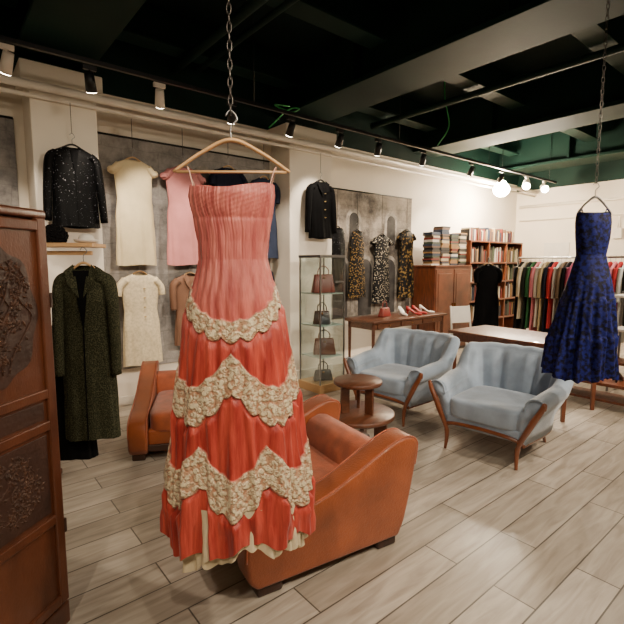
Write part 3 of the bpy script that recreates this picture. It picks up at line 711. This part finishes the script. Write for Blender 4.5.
# ================================================================= VITRINE + HANDBAGS
VX=3.56
e=root('glass_display_cabinet',(VX,4.14,0),0)
s=.19
box('base',e,(0,0,.05),(.42,.42,.1),HWOOD,.005); box('top',e,(0,0,1.62),(.41,.41,.03),STEEL,.003)
for i,(x,y) in enumerate([(-s,-s),(s,-s),(s,s),(-s,s)]): box('post_%d'%i,e,(x,y,.855),(.016,.016,1.51),STEEL,.002)
for i,(x,y,sx,sy) in enumerate([(0,-s,2*s,.004),(0,s,2*s,.004),(-s,0,.004,2*s),(s,0,.004,2*s)]): box('glass_pane_%d'%i,e,(x,y,.855),(sx-.016 if sx>.1 else sx,sy-.016 if sy>.1 else sy,1.5),GLASS,0)
GE=M('shelf_glass_edge',(170,190,185),.2,bump=0,var=.05)
for i,z in enumerate([.42,.80,1.18]): box('glass_shelf_%d'%i,e,(0,0,z),(.36,.36,.012),GE,0)
def bag(name,loc,rz,w,h,d,mat):
    b=root(name,loc,rz)
    v=[(-w/2,-d/2,0),(w/2,-d/2,0),(w/2,d/2,0),(-w/2,d/2,0),(-w*.4,-d*.2,h),(w*.4,-d*.2,h),(w*.4,d*.2,h),(-w*.4,d*.2,h)]
    mesh('bag_body',v,[(0,1,2,3),(4,5,6,7),(0,1,5,4),(1,2,6,5),(2,3,7,6),(3,0,4,7)],mat,b,False,.012,0,3)
    tube('handle',b,[(-w*.25,0,h-.01),(-w*.22,0,h+.06),(0,0,h+.10),(w*.22,0,h+.06),(w*.25,0,h-.01)],.006,mat,8)
    box('clasp',b,(0,-d*.3,h*.8),(.03,.012,.02),GOLD,.003)
REDL=M('oxblood_leather',(120,34,26),.35,var=.2); BLKL=M('black_leather',(18,16,16),.3); BRL=M('brown_leather',(96,52,34),.35)
bag('red_handbag',(VX,4.12,1.187),-20,.28,.22,.12,REDL)
bag('black_handbag',(VX-.02,4.12,.807),-40,.22,.16,.1,BLKL)
bag('brown_handbag',(VX+.02,4.12,.427),-35,.28,.20,.12,BRL)
bag('black_clutch_bag',(VX,4.12,.106),-30,.24,.13,.1,BLKL)
# ================================================================= DESK, TABLE
def table(name,loc,rz,w,d,h,mat,drawers=0):
    e=root(name,loc,rz)
    box('top',e,(0,0,h-.018),(w,d,.036),mat,.006,seg=3)
    box('apron',e,(0,0,h-.08),(w-.1,d-.08,.09),mat,.004)
    for i,(x,y) in enumerate([(-1,-1),(1,-1),(1,1),(-1,1)]):
        v,f=tubevf([Vector((x*(w/2-.06),y*(d/2-.06),h-.04)),Vector((x*(w/2-.06),y*(d/2-.06),0))],lambda t:.034-.012*t,4); mesh('leg_%d'%i,v,f,mat,e,False)
    for k in range(drawers):
        x=-w/2+.1+(w-.2)*(k+.5)/drawers
        box('drawer_%d'%k,e,(x,-d/2+.035,h-.08),((w-.2)/drawers-.03,.02,.07),mat,.004)
        lathe('knob_%d'%k,e,[(.002,0),(.01,.004),(.012,.012),(.002,.018)],GOLD,n=12).matrix_local=Matrix.Translation((x,-d/2+.025,h-.08))@Matrix.Rotation(R(90),4,'X')
    return e
table('writing_desk',(5.3,4.40,0),0,1.7,.58,.75,WALNUT,3)
table('wooden_table',(4.95,2.35,0),-4,.75,1.4,.75,WALNUT2)
def shoe(name,loc,rz,mat):
    e=root(name,(loc[0],loc[1],loc[2]+.003),rz)
    V=[];F=[];n=14;m=12
    for i in range(n+1):
        t=i/n; y=-.12+.24*t
        wd=.022+.016*math.sin(math.pi*min(1,(1-t)*1.1+.1)); hz=.028+.05*t; base=.0+.055*sm((t-.35)/.5)
        if i in(0,n): wd*=.4
        for k in range(m):
            a=2*math.pi*k/m; V.append((wd*math.cos(a),y,base+hz/2+hz/2*math.sin(a)*(.6 if .35<t<.8 else 1)))
    for i in range(n):
        for k in range(m): F.append((i*m+k,i*m+(k+1)%m,(i+1)*m+(k+1)%m,(i+1)*m+k))
    F.append(tuple(range(m)));F.append(tuple(n*m+k for k in range(m)))
    mesh('upper',V,F,mat,e); cyl('heel',e,(0,.09,.06),(0,.1,0.002),.016,.009,mat,10)
REDS=M('red_suede',(160,26,26),.6); WHS=M('white_leather',(225,220,212),.4)
shoe('red_shoe',(5.55,4.3,.75),30,REDS); shoe('red_shoe.001',(5.72,4.33,.75),20,REDS); shoe('white_shoe',(5.9,4.32,.75),40,WHS); shoe('white_shoe.001',(5.35,4.35,.75),-20,WHS)
bag('red_handbag.001',(5.05,4.45,.752),10,.24,.13,.1,REDL)
e=root('white_side_chair',(6.15,3.72,0),-20)
box('seat',e,(0,0,.44),(.42,.42,.04),WHT,.012,seg=3)
for i,(x,y) in enumerate([(-1,-1),(1,-1),(1,1),(-1,1)]): cyl('leg_%d'%i,e,(x*.18,y*.18,.43),(x*.2,y*.2,0),.018,.012,WHT,12)
for s in(-1,1): cyl('back_post_%d'%s,e,(s*.18,.18,.45),(s*.17,.24,.88),.016,.014,WHT,12)
box('back_panel',e,(0,.22,.74),(.34,.025,.26),WHT,.01,rot=(-8,0,0),seg=3)
# ================================================================= CUPBOARD + BOOKCASE + BOOKS
e=root('wooden_cupboard',(6.86,4.72,0))
box('carcass',e,(0,0,.76),(1.06,.46,1.42),WALNUT2,.006); box('top',e,(0,0,1.485),(1.1,.5,.03),WALNUT2,.005)
box('plinth',e,(0,0,.03),(1.0,.42,.06),DKWOOD,.003)
for i in range(2):
    box('door_%d'%i,e,(-.26+.52*i,-.236,.76),(.5,.018,1.34),WALNUT2,.005); box('door_inset_%d'%i,e,(-.26+.52*i,-.247,.76),(.38,.008,1.2),WALNUT2,.006)
    box('handle_%d'%i,e,(-.04+.08*i,-.255,.8),(.012,.02,.1),GOLD,.003)
e=root('bookcase',(8.42,4.74,0)); bw,bh,bd=1.96,1.95,.42
box('back_panel',e,(0,bd/2-.01,bh/2),(bw,.02,bh),DKWOOD,.002)
for i,x in enumerate([-bw/2+.015,-.33,.33,bw/2-.015]): box('upright_%d'%i,e,(x,0,bh/2),(.03,bd,bh),WALNUT2,.003)
SH=[.05,.45,.82,1.18,1.54,1.935]
for i,z in enumerate(SH): box('shelf_%d'%i,e,(0,-.004,z),(bw,bd-.01,.028),WALNUT2,.003)
BC=[M('book_cloth_%d'%i,c,.7,bump=0) for i,c in enumerate([(110,40,32),(40,50,70),(180,166,136),(60,70,52),(140,104,60),(30,28,28),(196,188,176),(96,70,52),(50,44,40)])]
def books(name,rows,stacks=()):
    V=[];F=[];MI=[]
    def add(c,s):
        v,f=boxvf(c,s); o=len(V); V.extend(v); F.extend([tuple(i+o for i in q) for q in f]); k=random.randrange(len(BC)); MI.extend([k]*6)
    for x0,x1,y,z,hm in rows:
        x=x0
        while x<x1-.03:
            t=random.uniform(.018,.05); h=random.uniform(hm*.65,hm)
            if random.random()<.06: x+=t; continue
            if x+t>x1: break
            add((x+t/2,y+random.uniform(-.01,.01),z+h/2),(t*.94,.18,h)); x+=t
    for cx,cy,z,n in stacks:
        zz=z
        for k in range(n):
            t=random.uniform(.02,.045); add((cx+random.uniform(-.02,.02),cy,zz+t/2),(random.uniform(.18,.24),.19,t*.97)); zz+=t
    o=mesh(name,V,F,None,None,False)
    for m in BC: o.data.materials.append(m)
    for p,k in zip(o.data.polygons,MI): p.material_index=k
rows=[]
for z in SH[1:5]:
    for a,b in((-.95,-.35),(-.31,.31),(.35,.95)): rows.append((8.42+a,8.42+b,4.66,z+.016,.31))
rows.append((7.5,9.2,4.7,1.951,.26))
books('book_collection',rows)
books('book_collection.001',[],[(6.48,4.68,1.502,18),(6.75,4.68,1.502,20),(7.02,4.68,1.502,17),(7.28,4.68,1.502,19)])
# ================================================================= CLOTHING RACK
e=root('clothing_rack',(7.15,2.5,0),0)
y0,y1=-1.25,1.0
cyl('rail',e,(0,y0,1.62),(0,y1,1.62),.014,.014,STEEL)
for i,y in enumerate((y0,y1)):
    cyl('post_%d'%i,e,(0,y,0.03),(0,y,1.62),.014,.014,STEEL); cyl('foot_%d'%i,e,(-.25,y,.03),(.25,y,.03),.014,.014,STEEL)
cyl('lower_bar',e,(0,y0,.2),(0,y1,.2),.01,.01,STEEL)
cols=[(18,18,20),(205,190,160),(40,42,36),(50,100,60),(216,130,140),(225,215,200),(190,170,130),(24,26,40),(180,50,54),(226,226,220),(110,90,70),(20,20,22),(150,60,90),(60,80,110),(20,22,30),(30,60,50)]
CM=[M('rack_cloth_%d'%i,c,.8,bump=.1,spec=.2) for i,c in enumerate(cols)]
N=34
for j in range(N):
    y=y1-.07-(y1-y0-.14)*j/(N-1); mt=CM[j%len(CM)] if j<16 else random.choice(CM); L=random.uniform(.85,1.15)
    V=[];F=[];nr,na=16,28; W=random.uniform(.19,.23); ph=random.random()*6
    for i in range(nr+1):
        t=i/nr; z=1.56-L*t
        a=interp([(0,.05),(.05,.12),(.1,W),(.5,W*.92),(1,W*1.08)],t)[0]; b=interp([(0,.015),(.1,.03),(1,.038)],t)[0]
        for k in range(na):
            q=2*math.pi*k/na; w=1+.12*t*math.sin(6*q+ph)
            V.append((a*math.cos(q),y+b*w*math.sin(q),z))
    for i in range(nr):
        for k in range(na): F.append((i*na+k,i*na+(k+1)%na,(i+1)*na+(k+1)%na,(i+1)*na+k))
    mesh('garment_%d'%j,V,F,mt,e)
    tube('sleeve_%d'%j,e,[(-W*.85,y,1.47),(-W-.02,y,1.3),(-W-.03,y,1.02)],lambda t:.036-.01*t,mt,8,True,.7)
    tube('hook_%d'%j,e,[(0,y,1.55),(0,y,1.6),(.012,y,1.637),(-.01,y,1.64)],.003,STEEL,5)
g=garment('long_black_dress',(6.84,3.84,1.52),-40,'s',BLK,L=1.15,W=.19,flare=1.15,sleeve=.2,wire=None,spread=.0)
cyl('stand_pole',g,(0,.0,-1.5),(0,.0,.1),.012,.012,BLACK); lathe('stand_base',g,[(.001,-1.52),(.15,-1.52),(.15,-1.505),(.001,-1.50)],BLACK)
# low shoe bench + shelf at right
e=root('low_shoe_bench',(5.5,1.55,0),0)
box('top',e,(0,0,.27),(.4,1.3,.035),WALNUT2,.005); box('lower_shelf',e,(0,0,.09),(.36,1.24,.025),WALNUT2,.004)
for i,(x,y) in enumerate([(-1,-1),(1,-1),(1,1),(-1,1)]): box('leg_%d'%i,e,(x*.17,y*.61,.13),(.04,.04,.26),WALNUT2,.004)
for k in range(5): shoe('dark_shoe' if k==0 else f'dark_shoe.{k:03d}',(5.5,1.1+.22*k,.2875),90,[BLKL,BRL,BLKL,BLKL,REDL][k])
e=root('display_shelf',(6.3,1.45,0))
for i,z in enumerate([.35,.75,1.15]): box('shelf_%d'%i,e,(0,0,z),(.35,.8,.03),WHT if i else WALNUT2,.004)
for i,(x,y) in enumerate([(-1,-1),(1,-1),(1,1),(-1,1)]): box('post_%d'%i,e,(x*.165,y*.39,.6),(.025,.025,1.2),STEEL,.003)
bag('white_handbag',(6.28,1.4,.767),80,.26,.2,.1,WHS); bag('brown_handbag.001',(6.28,1.62,1.167),80,.26,.2,.1,BRL)
box('framed_notice',None,(9.985,4.1,1.75),(.02,.5,.42),WHT,.004)
e=root('wall_outlet_box',(9.96,3.0,2.1)); box('cover',e,(0,0,0),(.05,.14,.2),PIPEW,.006); cyl('conduit',e,(0,0,.1),(0,0,.32),.01,.01,PIPEW,8)
# ================================================================= WORLD + CAMERA
w=bpy.data.worlds.new('world'); bpy.context.scene.world=w; w.use_nodes=True
w.node_tree.nodes['Background'].inputs[0].default_value=(.9,.85,.8,1); w.node_tree.nodes['Background'].inputs[1].default_value=.2
cam=bpy.data.cameras.new('camera'); cam.lens=25.96; cam.sensor_width=36; cam.clip_start=.02
co=bpy.data.objects.new('camera',cam); co.location=(0,0,1.55); co.rotation_euler=(R(83.7),0,R(-39.4)); link(co)
bpy.context.scene.camera=co
